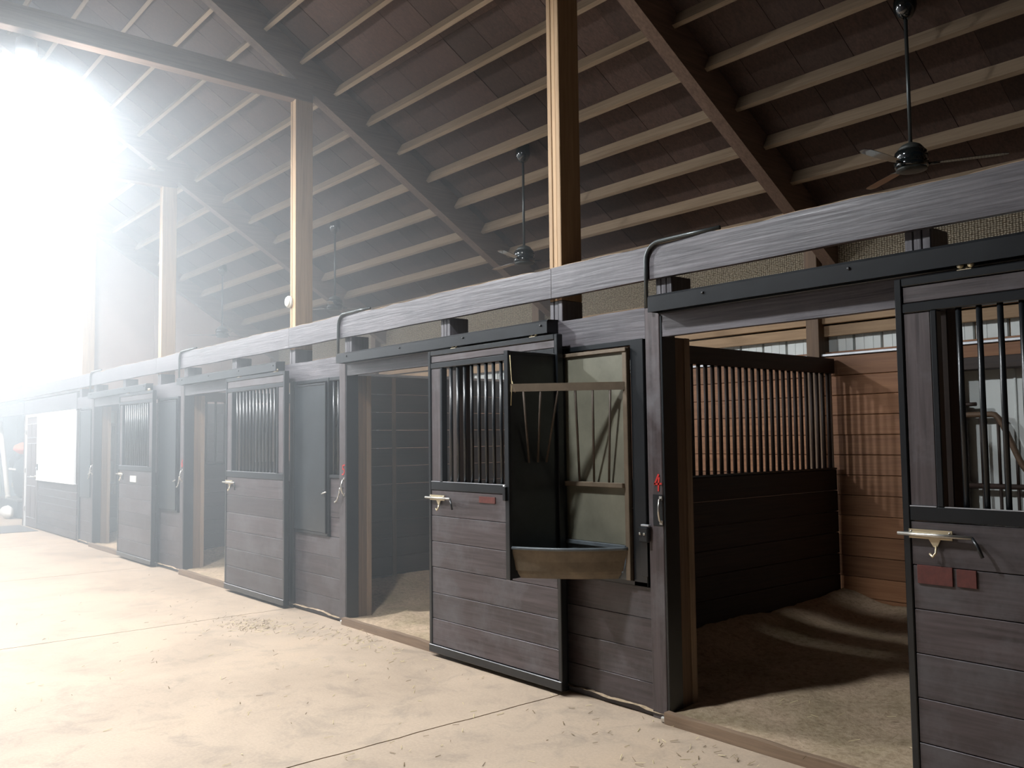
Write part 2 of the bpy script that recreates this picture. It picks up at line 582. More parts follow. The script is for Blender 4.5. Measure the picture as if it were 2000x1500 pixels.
for (xa, xb) in segs:
    box('eave_mesh', xa + .065, xb - .065, 3.50, 3.51, 3.06, 3.42, 'wire_foil', wb, 0)

# ---- yoke gate in the back doorway of the nearest stall with a white door behind it
wd_ = box('door_2', GATE[0] - .02, GATE[1] + .02, 3.585, 3.615, 0.02, 2.14, 'white_metal', None)
tag(wd_, kind='structure')
for i in range(5):
    xx = GATE[0] + .12 + i * .26
    box('rib', xx, xx + .018, 3.572, 3.588, 0.04, 2.12, 'white_metal', wd_)
fr = box('trim_1', GATE[0] - .07, GATE[0], 3.40, 3.56, 0, 2.17, 'dimZ', None); tag(fr, kind='structure')
fr = box('trim_2', GATE[1], GATE[1] + .07, 3.40, 3.56, 0, 2.17, 'dimZ', None); tag(fr, kind='structure')
fr = box('trim_3', GATE[0] - .07, GATE[1] + .07, 3.40, 3.56, 2.12, 2.22, 'dimX', None); tag(fr, kind='structure')
g = thing('yoke_gate', (GATE[0], 3.48, 0), 'brown tubular stall gate with a dipped yoke top in the back doorway', 'gate')
gx0, gx1, gm = GATE[0] + .03, GATE[1] - .03, (GATE[0] + GATE[1]) / 2
def yoke(x):
    t = abs(x - gm)
    if t > .36: return 1.76
    if t < .10: return 1.30
    s = (t - .10) / .26
    s = s * s * (3 - 2 * s)
    return 1.30 + .46 * s
tube('top_tube', [(gx0 + (gx1 - gx0) * i / 44, 3.48, yoke(gx0 + (gx1 - gx0) * i / 44)) for i in range(45)], .024, 'jambX', g)
for z in (1.19, 0.25): tube('cross_tube', [(gx0, 3.48, z), (gx1, 3.48, z)], .022, 'dimX', g)
for x in (gx0, gx1): vrod('side_tube', x, 3.48, 0.2, 1.86, .026, 'dimZ', g)
tube('upper_bracket', [(gx0, 3.48, 1.845), (gx0 + .10, 3.48, 1.845)], .016, 'dimX', g)
for i in range(1, 9):
    x = gx0 + (gx1 - gx0) * i / 9
    vrod('gate_bar', x, 3.48, 1.19, yoke(x), .013, 'dimZ', g)
    vrod('gate_bar', x, 3.48, 0.25, 1.19, .013, 'dimZ', g)

# ---- far end, opposite side, near end (close the barn)
we = thing('wall_far', (-25.5, 0, 0), None, None, kind='structure')
for i in range(26):
    y0 = -5.6 + i * .36
    box('siding_panel', -25.6, -25.55 + (.012 if i % 2 else 0), y0 + .004, y0 + .356, 0, roof_z(min(y0 + .356, 3.6), 5.5) if y0 > RIDGE_Y else roof_z(y0, 5.5), 'pale_metal', we)
wo = box('wall_opposite', -26, 7, -5.66, -5.60, 0, 3.3, 'stainX', None, 0); tag(wo, kind='structure')
wn = box('wall_near', 6.9, 7.0, -5.6, 3.7, 0, 3.3, 'dimY', None, 0); tag(wn, kind='structure')

# ---- tack room at the far end: plank front, loft wall above, end wall facing the stalls
TX0, TX1 = -16.60, -12.66
wt = thing('wall_tack_room', (TX1, 0, 0), None, None, kind='structure')
n = 7
for i in range(n):
    z0 = 0.02 + i * .131
    # bevelled shiplap board, chamfer on its upper edge
    prism('plank', [(0.02, z0), (0.02, z0 + .112), (0.034, z0 + .128), (0.06, z0 + .128), (0.06, z0)], 'x', -15.40, TX1, 'stainX', wt)
box('wall_panel', -15.40, TX1, 0.03, 0.07, 0.94, 2.20, 'stainX', wt)
box('wall_panel', TX0, -16.36, 0.0, 0.07, 0.0, 2.20, 'stainZ', wt)
box('header_board', TX0, TX1, 0.0, 0.06, 2.17, 2.47, 'beamX', wt)
for i in range(9):
    box('end_plank', TX0, TX0 + .04, 0.07, 3.4, i * .275 + .003, (i + 1) * .275 - .003, 'stainY', wt)
wl = box('wall_loft', -17.0, -12.53, 0.06, 0.12, 2.50, 6.2, 'white_wall', None); tag(wl, kind='structure')
for k in range(6):
    box('loft_panel', -17.0 + k * .745 + .004, -17.0 + (k + 1) * .745 - .004, 0.045, 0.06, 2.75, 5.1, 'white_wall', wl)
wE = thing('wall_loft_end', (-12.53, 0.2, 2.3), None, None, kind='structure')
for (ya, yb) in ((0.125, 1.22), (1.224, 2.44), (2.444, 3.6)):
    prism('plywood_sheet', [(ya, 2.3), (yb, 2.3), (yb, roof_z(yb, 5.60)), (ya, roof_z(ya, 5.60))], 'x', -12.60, -12.565, 'plywood', wE)
for i in range(13):
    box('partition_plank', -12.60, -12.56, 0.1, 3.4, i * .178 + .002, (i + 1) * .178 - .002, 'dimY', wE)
wa = thing('wall_alcove', (-21, 2.0, 0), None, None, kind='structure')
for i in range(22):
    x0 = -25.5 + i * .405
    box('plank', x0 + .003, x0 + .402, 1.9, 1.94, 0, 3.6, 'dimZ', wa)

# six-panel door
d1 = thing('door_1', (-15.88, 0, 0), None, None, kind='structure')
DXa, DXb = -16.34, -15.44
box('door_slab', DXa, DXb, 0.012, 0.05, 0.01, 2.14, 'door_brown', d1)
for (pa, pb) in ((DXa + .11, DXa + .41), (DXa + .49, DXa + .79)):
    for (za, zb) in ((0.20, 0.80), (0.98, 1.62), (1.74, 2.00)):
        p = box('door_panel', pa, pb, -0.002, 0.02, za, zb, 'door_brown', d1, .012)
        for zz in (za - .012, zb):
            box('panel_bead', pa, pb, -0.006, 0.014, zz, zz + .012, 'zinc', p, .003)
box('door_frame', DXa - .05, DXa, -0.015, 0.06, 0, 2.19, 'white_wall', d1)
box('door_frame', DXa - .05, DXb + .03, -0.015, 0.06, 2.14, 2.19, 'white_wall', d1)
for z in (0.3, 1.05, 1.8): box('hinge', DXa - .012, DXa + .012, -0.03, 0.0, z, z + .09, 'steel', d1)
h = tube('door_handle', [(DXb - .08, 0.0, .99), (DXb - .08, -.06, .99), (DXb - .19, -.065, 1.0)], .012, 'steel', d1)
tube('handle_rose', [(DXb - .08, 0.012, .99), (DXb - .08, -.012, .99)], .03, 'steel', d1, 12)

# ================================================================== TIMBER FRAME OF THE STALL FRONTS
TALL_LAB = ['tall three-ply timber post nearest, rising beside the open feeder',
            'tall three-ply timber post carrying the white round disc',
            'tall slim timber post third along the stall fronts',
            'farthest tall timber post, at the corner of the white loft wall']
for x, lab in zip(TALL_X, TALL_LAB):
    t = thing('timber_post', (x, 0.1, 0), lab, 'post', 'tall roof posts')
    for k in range(3):
        j = (0.0, .003, -.002)[k]
        box('ply', x - .060 + k * .0405, x - .060 + k * .0405 + .039, 0.012 + j, 0.20, 0, 2.52, 'beamZ', t)
        box('ply', x - .060 + k * .0405, x - .060 + k * .0405 + .0375, 0.012 + j, 0.20, 2.521, 5.06, 'rawZ', t)

# long rail beam over the fronts, one length per bay
BEAM_LAB = ['weathered grey rail beam at the right, nearest length above numbers four door',
            'grey rail beam length between the nearest and second tall posts',
            'grey rail beam length between the second and third tall posts',
            'pale rail beam length between the third post and the loft corner',
            'far pale rail beam length in front of the white loft wall',
            'rail beam length farthest left above the open alcove']
BEAM_LAB[0] = 'weathered grey rail beam length nearest the camera, above the number four stall'
bx = [5.6] + TALL_X + [-16.60, -22.0]
for i in range(6):
    x1, x0 = bx[i], bx[i + 1]
    dips = []
    for nx in NUM_X:
        if x0 < nx + .6 < x1: dips.append((nx + .62, .20, .010))
    b_ = thing('rail_beam', ((x0 + x1) / 2, -.01, 2.63), BEAM_LAB[i], 'beam', 'rail beams over the stall fronts')
    rough_board('beam_board', x0 + .002, x1 - .002, -.030, 0.010, 2.535, 2.735, 'beamX', b_, .007, 110, i, dips)
    rough_board('bare_top_edge', x0 + .002, x1 - .002, -.026, 0.008, 2.733, 2.7385, 'rawX', b_, .007, 110, i, dips)

# header boards at door height
hx = [(5.6, 0.0), (-0.115, -3.66), (-3.775, -7.68), (-7.795, -11.65), (-11.765, -12.66)]
HLAB = ['purple-grey header board over the number four stall door', 'purple-grey header board between posts four and five',
        'purple-grey header board between posts five and six', 'header board between post six and the farthest front post',
        'short header board next to the tack room wall']
for i, (x1, x0) in enumerate(hx):
    b_ = thing('header_board', ((x0 + x1) / 2, .04, 2.29), HLAB[i], 'beam', 'header boards of the stall fronts')
    rough_board('board', x0 + .002, x1 - .002, .008, .058, 2.196, 2.38, 'beamX', b_, .004, 70, 20 + i)
alc = thing('header_board', (-19.3, .04, 2.33), 'pale header board over the open alcove at the far left', 'beam', 'header boards of the stall fronts')
rough_board('board', -22, -16.62, .0, .05, 2.22, 2.47, 'beamX', alc, .003, 30, 44)

# short blocks between header and rail beam
BL = []
for i, nx in enumerate(NUM_X):
    BL.append((nx + .03, ['by the number four post', 'by the number five post', 'by the number six post', 'by the farthest front post'][i]))
    BL.append((nx + 1.52, ['above the nearest sliding door', 'above the door behind the feeder', 'above the middle sliding door', 'above the farthest sliding door'][i]))
for (x, lab) in BL:
    t = thing('spacer_block', (x, .1, 2.38), 'short painted three-ply spacer block under the rail beam ' + lab, 'block', 'spacer blocks under the rail beam')
    for k in range(3):
        box('ply', x - .060 + k * .0405, x - .060 + k * .0405 + .038, .012, .19, 2.375, 2.545, 'beamZ', t)

# ================================================================== STALL FRONTS
WHO = ['4', '5', '6', 'the farthest front post']
def stroke_digit(name, d, x, y, z, h, parent):
    """hand-painted red numeral from short raised strokes"""
    w_ = h * .62
    S = {'4': [[(.62, 1.0), (.05, .36)], [(.05, .36), (1.0, .40)], [(.66, .80), (.55, -.08)]],
         '5': [[(.95, 1.0), (.35, .96)], [(.35, .96), (.25, .56)], [(.25, .56), (.70, .58), (.85, .34), (.62, .05), (.10, .0)]],
         '6': [[(.85, 1.0), (.35, .72), (.14, .32), (.35, .02), (.72, .06), (.85, .32), (.60, .50), (.22, .36)]]}[d]
    vs, fs = [], []
    for st in S:
        for (a, b2) in zip(st[:-1], st[1:]):
            pa = Vector((x + (a[0] - .5) * w_, 0, z + (a[1] - .5) * h)); pb = Vector((x + (b2[0] - .5) * w_, 0, z + (b2[1] - .5) * h))
            t = (pb - pa).normalized(); q = Vector((-t.z, 0, t.x)) * h * .075
            pa = pa - t * h * .04; pb = pb + t * h * .04
            c = len(vs)
            for yy in (y, y - .003):
                for p in (pa - q, pb - q * .8, pb + q * .8, pa + q): vs.append((p.x, yy, p.z))
            fs += [(c, c + 1, c + 2, c + 3), (c + 7, c + 6, c + 5, c + 4)] + [(c + k, c + (k + 1) % 4, c + 4 + (k + 1) % 4, c + 4 + k) for k in range(4)]
    return mesh(name, vs, fs, 'red', parent)

def pull_handle(x, y, z, parent):
    hp = tube('pull_handle', [(x, y, z + .07), (x, y - .018, z + .06), (x + .012, y - .038, z + .02), (x + .012, y - .038, z - .02), (x, y - .018, z - .055), (x, y, z - .07)], .007, 'steel', parent)
    for s in (.07, -.07):
        box('handle_foot', x - .012, x + .012, y - .006, y, z + s - .012, z + s + .012, 'steel', hp, .002)

def number_post(i):
    n = NUM_X[i]
    lab = ['dark front post with red number four and a silver pull handle', 'dark front post with red number five and a hook chain',
           'dark front post with red number six, third along', 'farthest dark front post, without a visible number'][i]
    t = thing('front_post', (n, .1, 0), lab, 'post', 'dark front posts at the stall doorways')
    box('post_board', n - .112, n - .002, 0.0, .12, .0, 2.376, 'stainZ', t)
    box('steel_channel', n - .002, n + .014, .004, .125, .0, 2.32, 'black', t, .003)
    box('jamb', n - .09, n + .004, .128, .26, .0, 2.20, 'jambZ', t)
    box('jamb_edge', n + .004, n + .010, .215, .262, .0, 2.20, 'sillZ', t, .001)
    box('floor_guide', n - .02, n + .03, -.045, .01, 0, .035, 'steel', t, .008)
    if i < 3:
        stroke_digit('number', '456'[i], n - .034, -.001, 1.352, .085, t)
    if i == 0:
        box('handle_plate', n - .075, n - .002, -.004, .0, 1.10, 1.28, 'black', t, .002)
        pull_handle(n - .012, -.004, 1.19, t)
    else:
        tube('hook_eye', [(n - .05, 0, 1.19), (n - .05, -.03, 1.19), (n - .05, -.035, 1.16)], .006, 'steel', t)
        pull_handle(n - .02, 0, 1.20, t)
        c = [(n - .05 - .09 * k / 7, -.03, 1.16 - .10 * (1 - (1 - k / 7) ** 2)) for k in range(8)]
        for k in range(7):
            a, b2 = Vector(c[k]), Vector(c[k + 1])
            tube('chain_link', [a + (b2 - a) * -.1, a + (b2 - a) * 1.1], .006 if k % 2 else .0085, 'steel', t, 6)
for i in range(4): number_post(i)

# conduit pipes bent over the beam
for i, n in enumerate(NUM_X):
    lab = 'thin steel pipe bent over the rail beam ' + ['at the number four post', 'at the number five post', 'at the number six post', 'at the farthest front post'][i]
    pts = [(n - .058, -.042, 2.37), (n - .056, -.042, 2.62)]
    for k in range(7):
        a = PI - (PI / 2) * k / 6
        pts.append((n + .044 + .10 * math.cos(a), -.042, 2.645 + .10 * math.sin(a)))
    pts += [(n + .25, -.035, 2.748), (n + .46, -.020, 2.750)]
    tg = tube('conduit_pipe', pts, .0125, 'rod', None, 10)
    tag(tg, lab, 'pipe', 'pipes bent over the rail beam')

# fixed panel left of each numbered post (feeder side)
FEED = []
def left_panel(i):
    n, xt = NUM_X[i], TALL_X[i]
    a = xt + .065
    b2 = n - .113
    lab = ['dark plank front panel under the open feeder, beside the number four post', 'dark plank front panel with a narrow barred slot beside the number five post',
           'dark plank front panel with a narrow barred slot beside the number six post', 'far dark front panel joining the tack room wall'][i]
    t = thing('stall_front', ((a + b2) / 2, .04, 0), lab, 'stall panel', 'fixed plank panels of the stall fronts')
    fw = .70
    f0 = a - .005
    f1 = f0 + fw
    planks(t, xt - .06, b2, .02, .055, 0.0, .735, .184, 'stainX')
    # black steel opening frame
    box('frame_bar', f0, f0 + .028, .0, .06, .735, 2.20, 'black', t)
    box('frame_bar', min(f1, b2) - (.105 if i == 0 else .03), min(f1, b2), .0, .06, .735, 2.20, 'black', t)
    box('frame_bar', f0, min(f1, b2), .0, .06, .735, .765, 'black', t)
    box('frame_bar', f0, min(f1, b2), .002, .06, 2.165, 2.20, 'black', t)
    box('edge_channel', xt - .002, xt + .060, -.006, .03, .0, 2.20, 'black', t)
    if b2 - f1 > .12:
        planks(t, f1 + .001, b2, .02, .055, .737, 1.27, .178, 'stainX')
        box('bar_rail', f1, b2, .005, .055, 1.272, 1.302, 'black', t)
        box('bar_rail', f1, b2, .005, .055, 2.165, 2.20, 'black', t)
        k = 0
        x = f1 + .05
        while x < b2 - .02:
            vrod('bar', x, .03, 1.302, 2.165, .0125, 'black', t)
            x += .085
    FEED.append((f0 + .03, .0, .765))
for i in range(4): left_panel(i)

# swing-out corner feeders
def feeder(i, opened):
    hx_, hy_, hz_ = FEED[i]
    lab = ['swing-out corner feeder hanging open into the aisle, with hay bars and a tub', 'closed black steel feeder door left of the number five post',
           'closed black steel feeder door left of the number six post', 'closed black steel feeder door next to the large white board'][i]
    t = thing('corner_feeder', (hx_, hy_ - .006, hz_), lab, 'feeder', 'swing-out feeders in the stall fronts', rotz=(-PI / 2 if opened else 0.0), local=True)
    W, D, H = .60 if opened else .635, .56, 1.385
    box('feeder_door', 0.0, W if not opened else .50, 0.0, .014, 0.0, H, 'black_panel', t, .003)
    box('door_edge', (W if not opened else .50) - .018, (W if not opened else .50) + .004, -.012, .028, -.005, H + .005, 'black', t, .003)
    box('door_lip', 0.0, W if not opened else .50, -.008, .02, H - .014, H + .004, 'black', t, .003)
    Wd = (W if not opened else .50)
    if opened:
        box('lining', .004, Wd - .02, .0145, .018, .02, H - .02, 'black_panel', t, .001)
    box('side_panel', 0.0, .012, .014, D, .205, H, 'galv', t, .002)
    box('side_edge', -.006, .022, D - .035, D, .0, H, 'galv_edge', t, .003)
    box('side_lip', -.004, .03, .014, D, H - .02, H + .004, 'galv_edge', t, .003)
    box('hay_ledge', .0, .045, .02, D - .03, .545, .575, 'galv_edge', t, .003)
    # hay bars
    zb = 1.135
    a, b2 = Vector((Wd - .015, .022, zb)), Vector((.02, D - .02, zb))
    dirv = (b2 - a).normalized(); nrm = Vector((-dirv.y, dirv.x, 0))
    pts = [a - nrm * .006, b2 - nrm * .006, b2 + nrm * .006, a + nrm * .006]
    prism('rack_bar', [(p.x, p.y) for p in pts], 'z', zb, zb + .048, 'galv_edge', t)
    for k in range(6):
        s = (k + .8) / 6.6
        p = a.lerp(b2, s)
        if s > .5: q = Vector((.035, .03 + (D - .10) * (s - .42) / .55, .575))
        else: q = Vector((Wd - .10 - (Wd - .2) * s * 1.6, .03, .70))
        tube('hay_bar', [p, p.lerp(q, .55), q], .0075, 'rust', t, 6)
    # tub: curved front between the two panels
    def rim(s, z, k):
        p = a.lerp(b2, s)
        bul = .075 * math.sin(PI * s) * k
        c = Vector((.0, .0, 0))
        q = p + Vector((dirv.y, -dirv.x, 0)) * -bul * (1 if True else 0)
        q = Vector((p.x + .707 * bul, p.y + .707 * bul, 0))
        q = c + (q - c) * (0.72 + .28 * k)
        return (max(q.x, .016), max(q.y, .018), z)
    N = 20
    prof = [(.0, .45), (.03, .62), (.10, .82), (.165, .97), (.185, 1.0)]
    vs, fs = [], []
    for (z, k) in prof:
        for j in range(N + 1): vs.append(rim(j / N, z, k))
    for r_ in range(len(prof) - 1):
        for j in range(N):
            c = r_ * (N + 1) + j
            fs.append((c, c + 1, c + N + 2, c + N + 1))
    # inner skin and floor
    base = len(vs)
    for (z, k) in ((.185, .955), (.05, .75)):
        for j in range(N + 1): vs.append(rim(j / N, z, k))
    tp = (len(prof) - 1) * (N + 1)
    for j in range(N):
        fs.append((tp + j, tp + j + 1, base + j + 1, base + j))
        fs.append((base + j, base + j + 1, base + N + 1 + j + 1, base + N + 1 + j))
    c1 = len(vs); vs.append((.016, .018, .05)); vs.append((.016, .018, 0.0))
    for j in range(N):
        fs.append((base + N + 1 + j, base + N + 1 + j + 1, c1))
        fs.append((j + 1, j, c1 + 1))
    tb = mesh('tub', vs, fs, 'tub', t, smooth=False)
    tube('tub_rim', [rim(j / N, .188, 1.0) for j in range(N + 1)], .011, 'tub_rim', tb, 6)
    box('tub_back_rim', .012, .03, .02, D - .03, .18, .205, 'tub_rim', t, .003)
    box('tub_back', .0, .012, .014, D, .0, .205, 'tub_rim', t, .002)
    if opened:
        box('free_edge_hinge', Wd - .01, Wd + .02, -.02, .01, .47, .56, 'black', t)
        vrod('hinge_pin', Wd + .006, -.016, .53, .565, .008, 'steel', t)
        tube('twine', [(Wd - .012, .03, 1.36), (Wd - .022, .035, 1.18), (Wd - .008, .04, 1.05)], .0025, 'straw', t, 5)
        tube('twine', [(Wd - .022, .035, 1.20), (Wd - .035, .05, 1.13)], .0025, 'straw', t, 5)
    else:
        box('latch_plate', Wd - .06, Wd - .005, -.014, .0, .33, .40, 'black', t)
        tube('latch_hook', [(Wd - .03, -.015, .37), (Wd - .03, -.03, .36), (Wd + .05, -.03, .38)], .007, 'steel', t)
    return t
for i in range(4): feeder(i, i == 0)

# striker box on the open feeder's frame
sb = thing('latch_box', (-.135, -.006, 1.05), 'black latch box with two shiny bolts below the silver handle', 'latch')
box('strap', -.168, -.118, -.010, -.004, .80, 1.005, 'black', sb)
box('box_body', -.165, -.095, -.035, -.006, 1.0, 1.09, 'black', sb, .006)
box('bracket', -.15, -.09, -.03, -.008, 1.092, 1.104, 'zinc', sb, .002)
for x in (-.148, -.115):
    tube('bolt', [(x, -.034, 1.05), (x, -.044, 1.05)], .008, 'steel', sb, 8)

# right-hand fixed panels hidden mostly behind the parked doors
for i in range(4):
    n = NUM_X[i]
    a = n + 1.47
    b2 = (3.02 if i == 0 else TALL_X[i - 1]) - .062
    lab = 'low plank panel behind the parked door of ' + ['the number four stall', 'the number five stall', 'the number six stall', 'the farthest stall'][i]
    t = thing('low_panel', ((a + b2) / 2, .04, 0), lab, 'stall panel', 'low plank panels behind the doors')
    planks(t, a, b2, .02, .055, 0, 1.22, .175, 'stainX')
    box('jamb_post', a + .02, a + .145, .06, .20, 0, 2.20, 'dimZ', t)
    # threshold board across the doorway
    s = thing('door_sill', (n + .7, -.03, 0), 'worn brown sill board at the doorway of ' + ['the number four stall', 'the number five stall', 'the number six stall', 'the farthest stall'][i], 'sill', 'doorway sills')
    rough_board('sill_board', n + .015, n + 1.5, -.050, -.008, 0.0, .062, 'sillX', s, .006, 40, 60 + i)

# sliding tracks
for i, n in enumerate(NUM_X):
    x0, x1 = n - .005, (n + 2.79 if i else 3.0)
    lab = 'black steel door track above ' + ['the nearest sliding door', 'the door behind the open feeder', 'the middle sliding door', 'the farthest sliding door'][i]
    t = thing('door_track', (x0, -.07, 2.36), lab, 'door track', 'black tracks over the sliding doors')
    zb_, zt_ = ((2.332, 2.430), (2.300, 2.388), (2.318, 2.410), (2.318, 2.410))[i]
    yf = -.092
    prism('track_cover', [(yf, zb_), (yf, zt_ - .013), (yf + .012, zt_), (.010, zt_ + .005), (.010, zt_ - .006), (yf + .016, zt_ - .012), (yf + .011, zt_ - .022), (yf + .011, zb_)], 'x', x0, x1, 'black', t)
    box('track_rail', x0, x1, -.066, -.046, zb_ + .012, zb_ + .028, 'black', t)
    box('track_back', x0, x1, -.008, .010, zb_ - .002, zt_, 'black', t)
    box('end_cap', x1 - .004, x1, yf + .006, .006, zb_ + .002, zt_ - .004, 'black', t, .001)
    box('end_cap', x0, x0 + .004, yf + .006, .006, zb_ + .002, zt_ - .004, 'black', t, .001)
    for k in range(4):
        tube('track_bolt', [(x1 - .06 - k * .85, yf + .002, zt_ - .035), (x1 - .06 - k * .85, yf - .006, zt_ - .035)], .008, 'black', t, 8)

# sliding doors
DLAB = ['nearest sliding stall door with two bare red patches under its latch', 'sliding stall door partly behind the swung-out feeder, with one bare patch',
        'sliding stall door between post six and the closed feeder of stall five', 'farthest sliding stall door with a small white card under its bars']
def sliding_door(i):
    X = DOOR_X[i]
    W = 1.45
    t = thing('sliding_door', (X, -.08, 0.03), DLAB[i], 'stall door', 'barred sliding stall doors')
    y0, y1 = -.106, -.056
    zt = (2.306, 2.284, 2.304, 2.304)[i]
    for (a, b2) in ((0, .032), (W - .032, W)): box('edge_channel', X + a, X + b2, y0, y1, .03, zt, 'black', t)
    box('top_rail', X + .032, X + W - .032, y0, y1, zt - .036, zt, 'black', t)
    box('upper_rail', X + .032, X + W - .032, y0 + .002, y1, 2.150, 2.192, 'black', t)
    box('mid_rail', X + .032, X + W - .032, y0, y1, 1.235, 1.298, 'black', t)
    box('bottom_rail', X + .0, X + W, y0 - .006, y1 + .004, .03, .088, 'black', t)
    box('top_board', X + .034, X + W - .034, y0 + .008, y1 - .006, 2.194, zt - .038, 'stainX', t)
    box('stile_board', X + .034, X + .152, y0 + .008, y1 - .006, 1.300, 2.148, 'stainZ', t)
    box('stile_board', X + W - .152, X + W - .034, y0 + .008, y1 - .006, 1.300, 2.148, 'stainZ', t)
    box('stile_channel', X + .154, X + .182, y0, y1, 1.298, 2.150, 'black', t)
    box('stile_channel', X + W - .182, X + W - .154, y0, y1, 1.298, 2.150, 'black', t)
    nb = 12
    for k in range(nb):
        vrod('bar', X + .182 + (W - .364) * (k + 1) / (nb + 1), -.08, 1.298, 2.150, .0128, 'black', t)
    planks(t, X + .034, X + W - .034, y0 + .006, y1 - .006, .090, 1.233, .19, 'stainX', gap=.004, jit=.002)
    # thin zinc lip along the mid rail
    box('rail_lip', X + .034, X + .150, y0 - .001, y0 + .010, 1.297, 1.301, 'zinc', t, 0)
    box('rail_lip', X + .185, X + W - .185, y0 - .001, y0 + .010, 1.297, 1.301, 'zinc', t, 0)
    # slide bolt
    zl = 1.178
    pl = prism('latch', [(X + .030, zl - .018), (X + .030, zl + .022), (X + .215, zl + .022), (X + .215, zl - .018), (X + .165, zl - .018), (X + .150, zl - .05), (X + .135, zl - .05), (X + .115, zl - .018)], 'y', y0 - .010, y0 - .002, 'brass', t)
    tube('bolt', [(X - .015, y0 - .020, zl), (X + .30, y0 - .020, zl)], .0085, 'steel', pl)
    tube('bolt_handle', [(X + .30, y0 - .020, zl), (X + .325, y0 - .03, zl - .03), (X + .345, y0 - .035, zl - .075)], .007, 'black', pl)
    tube('latch_hook', [(X + .145, y0 - .006, zl - .045), (X + .147, y0 - .016, zl - .075), (X + .135, y0 - .022, zl - .092), (X + .122, y0 - .018, zl - .078)], .0055, 'brass', pl)
    for xx in (X + .04, X + .205):
        for dz in (-.005, .012): tube('screw', [(xx, y0 - .009, zl + dz), (xx, y0 - .0125, zl + dz)], .005, 'steel', pl, 6)
    # hangers
    for xx in (X + .30, X + W - .26):
        hb = tube('roller_hanger', [(xx, -.056, zt - .002), (xx, -.056, zt + .030)], .008, 'brass', t)
        box('hanger_plate', xx - .03, xx + .03, -.09, -.045, zt - .001, zt + .006, 'brass', hb, .001)
        for s in (-.022, .022): tube('roller', [(xx + s, -.078, zt + .024), (xx + s, -.064, zt + .024)], .013, 'brass', hb, 10)
    if i == 0:
        for (a, b2, z0, z1) in ((.055, .205, .965, 1.045), (.222, .302, .968, 1.042)):
            box('bare_patch', X + a, X + b2, y0 + .000, y0 + .007, z0, z1, 'bare', t, .001)
    if i == 1:
        box('bare_patch', X + .62, X + .80, y0 + .000, y0 + .007, 1.165, 1.21, 'bare', t, .001)
    if i == 3:
        box('white_card', X + .55, X + .80, y0 - .001, y0 + .007, 1.08, 1.165, 'white_plastic', t, .001)
    return t
for i in range(4): sliding_door(i)

# ================================================================== PARTITIONS AND BEDDING
def partition(x, lab, barred, step=.088):
    t = thing('stall_partition', (x, 1.8, 0), lab, 'partition', 'partitions between the stalls')
    y0, y1 = .21, 3.42
    top = 1.30 if barred else 2.29
    nrow = round(top / .185)
    for k in range(nrow):
        j = random.uniform(-.002, .002)
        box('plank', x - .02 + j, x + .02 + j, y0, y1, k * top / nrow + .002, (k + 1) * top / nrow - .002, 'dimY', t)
    if barred:
        box('top_rail', x - .03, x + .03, y0, y1, 2.165, 2.30, 'dimY', t)
        box('bar_channel', x - .022, x + .022, y0, y1, 1.300, 1.318, 'black', t)
        n_ = int((y1 - y0 - .1) / step)
        for k in range(n_ + 1):
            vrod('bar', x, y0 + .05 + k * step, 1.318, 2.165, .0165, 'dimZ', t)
        box('end_strip', x - .016, x + .016, y1 - .06, y1 - .03, 1.318, 2.165, 'zinc', t)
    else:
        box('cap_channel', x - .026, x + .026, y0, y1, 2.285, 2.312, 'zinc', t)
        box('batten', x + .021, x + .034, 1.15, 1.20, .1, 2.28, 'jambZ', t)
partition(TALL_X[0], 'barred plank partition seen through the open number four doorway', True)
partition(TALL_X[1], 'solid plank partition inside the number five stall, capped with steel', False)
partition(TALL_X[2], 'barred plank partition inside the number six stall', True, .13)
partition(3.02, 'barred partition at the right end beyond the nearest door', True)

def bedding(i):
    xa = TALL_X[i] + .03
    xb = (3.0 if i == 0 else TALL_X[i - 1]) - .03
    ya, yb = -.01, 3.44
    nx, ny = 76, 70
    rnd = random.Random(90 + i)
    from mathutils import noise
    vs, fs = [], []
    for a in range(nx + 1):
        x = xa + (xb - xa) * a / nx
        for b2 in range(ny + 1):
            y = ya + (yb - ya) * b2 / ny
            z = .042 + .05 * min(1, y / 1.2)
            z += .10 * math.exp(-((x - xa) / .30) ** 2) * min(1, max(0, y - .2) / .6) + .05 * math.exp(-((yb - y) / .3) ** 2)
            p = Vector((x, y, i * 3.0))
            z += .035 * noise.noise(p * 1.7) * min(1, (y + .05) / .4) + .014 * noise.noise(p * 5.5) + .008 * noise.noise(p * 16)
            vs.append((x, y, max(z, .006)))
    for a in range(nx):
        for b2 in range(ny):
            c = a * (ny + 1) + b2
            fs.append((c, c + ny + 1, c + ny + 2, c + 1))
    o = mesh('stall_bedding', vs, fs, 'bedding', None, smooth=True)
    tag(o, ['loose tan bedding covering the floor of the number four stall', 'loose tan bedding on the floor of the number five stall',
            'loose tan bedding on the floor of the number six stall', 'loose bedding on the floor of the farthest stall'][i], 'bedding', None, 'stuff')
for i in range(4): bedding(i)

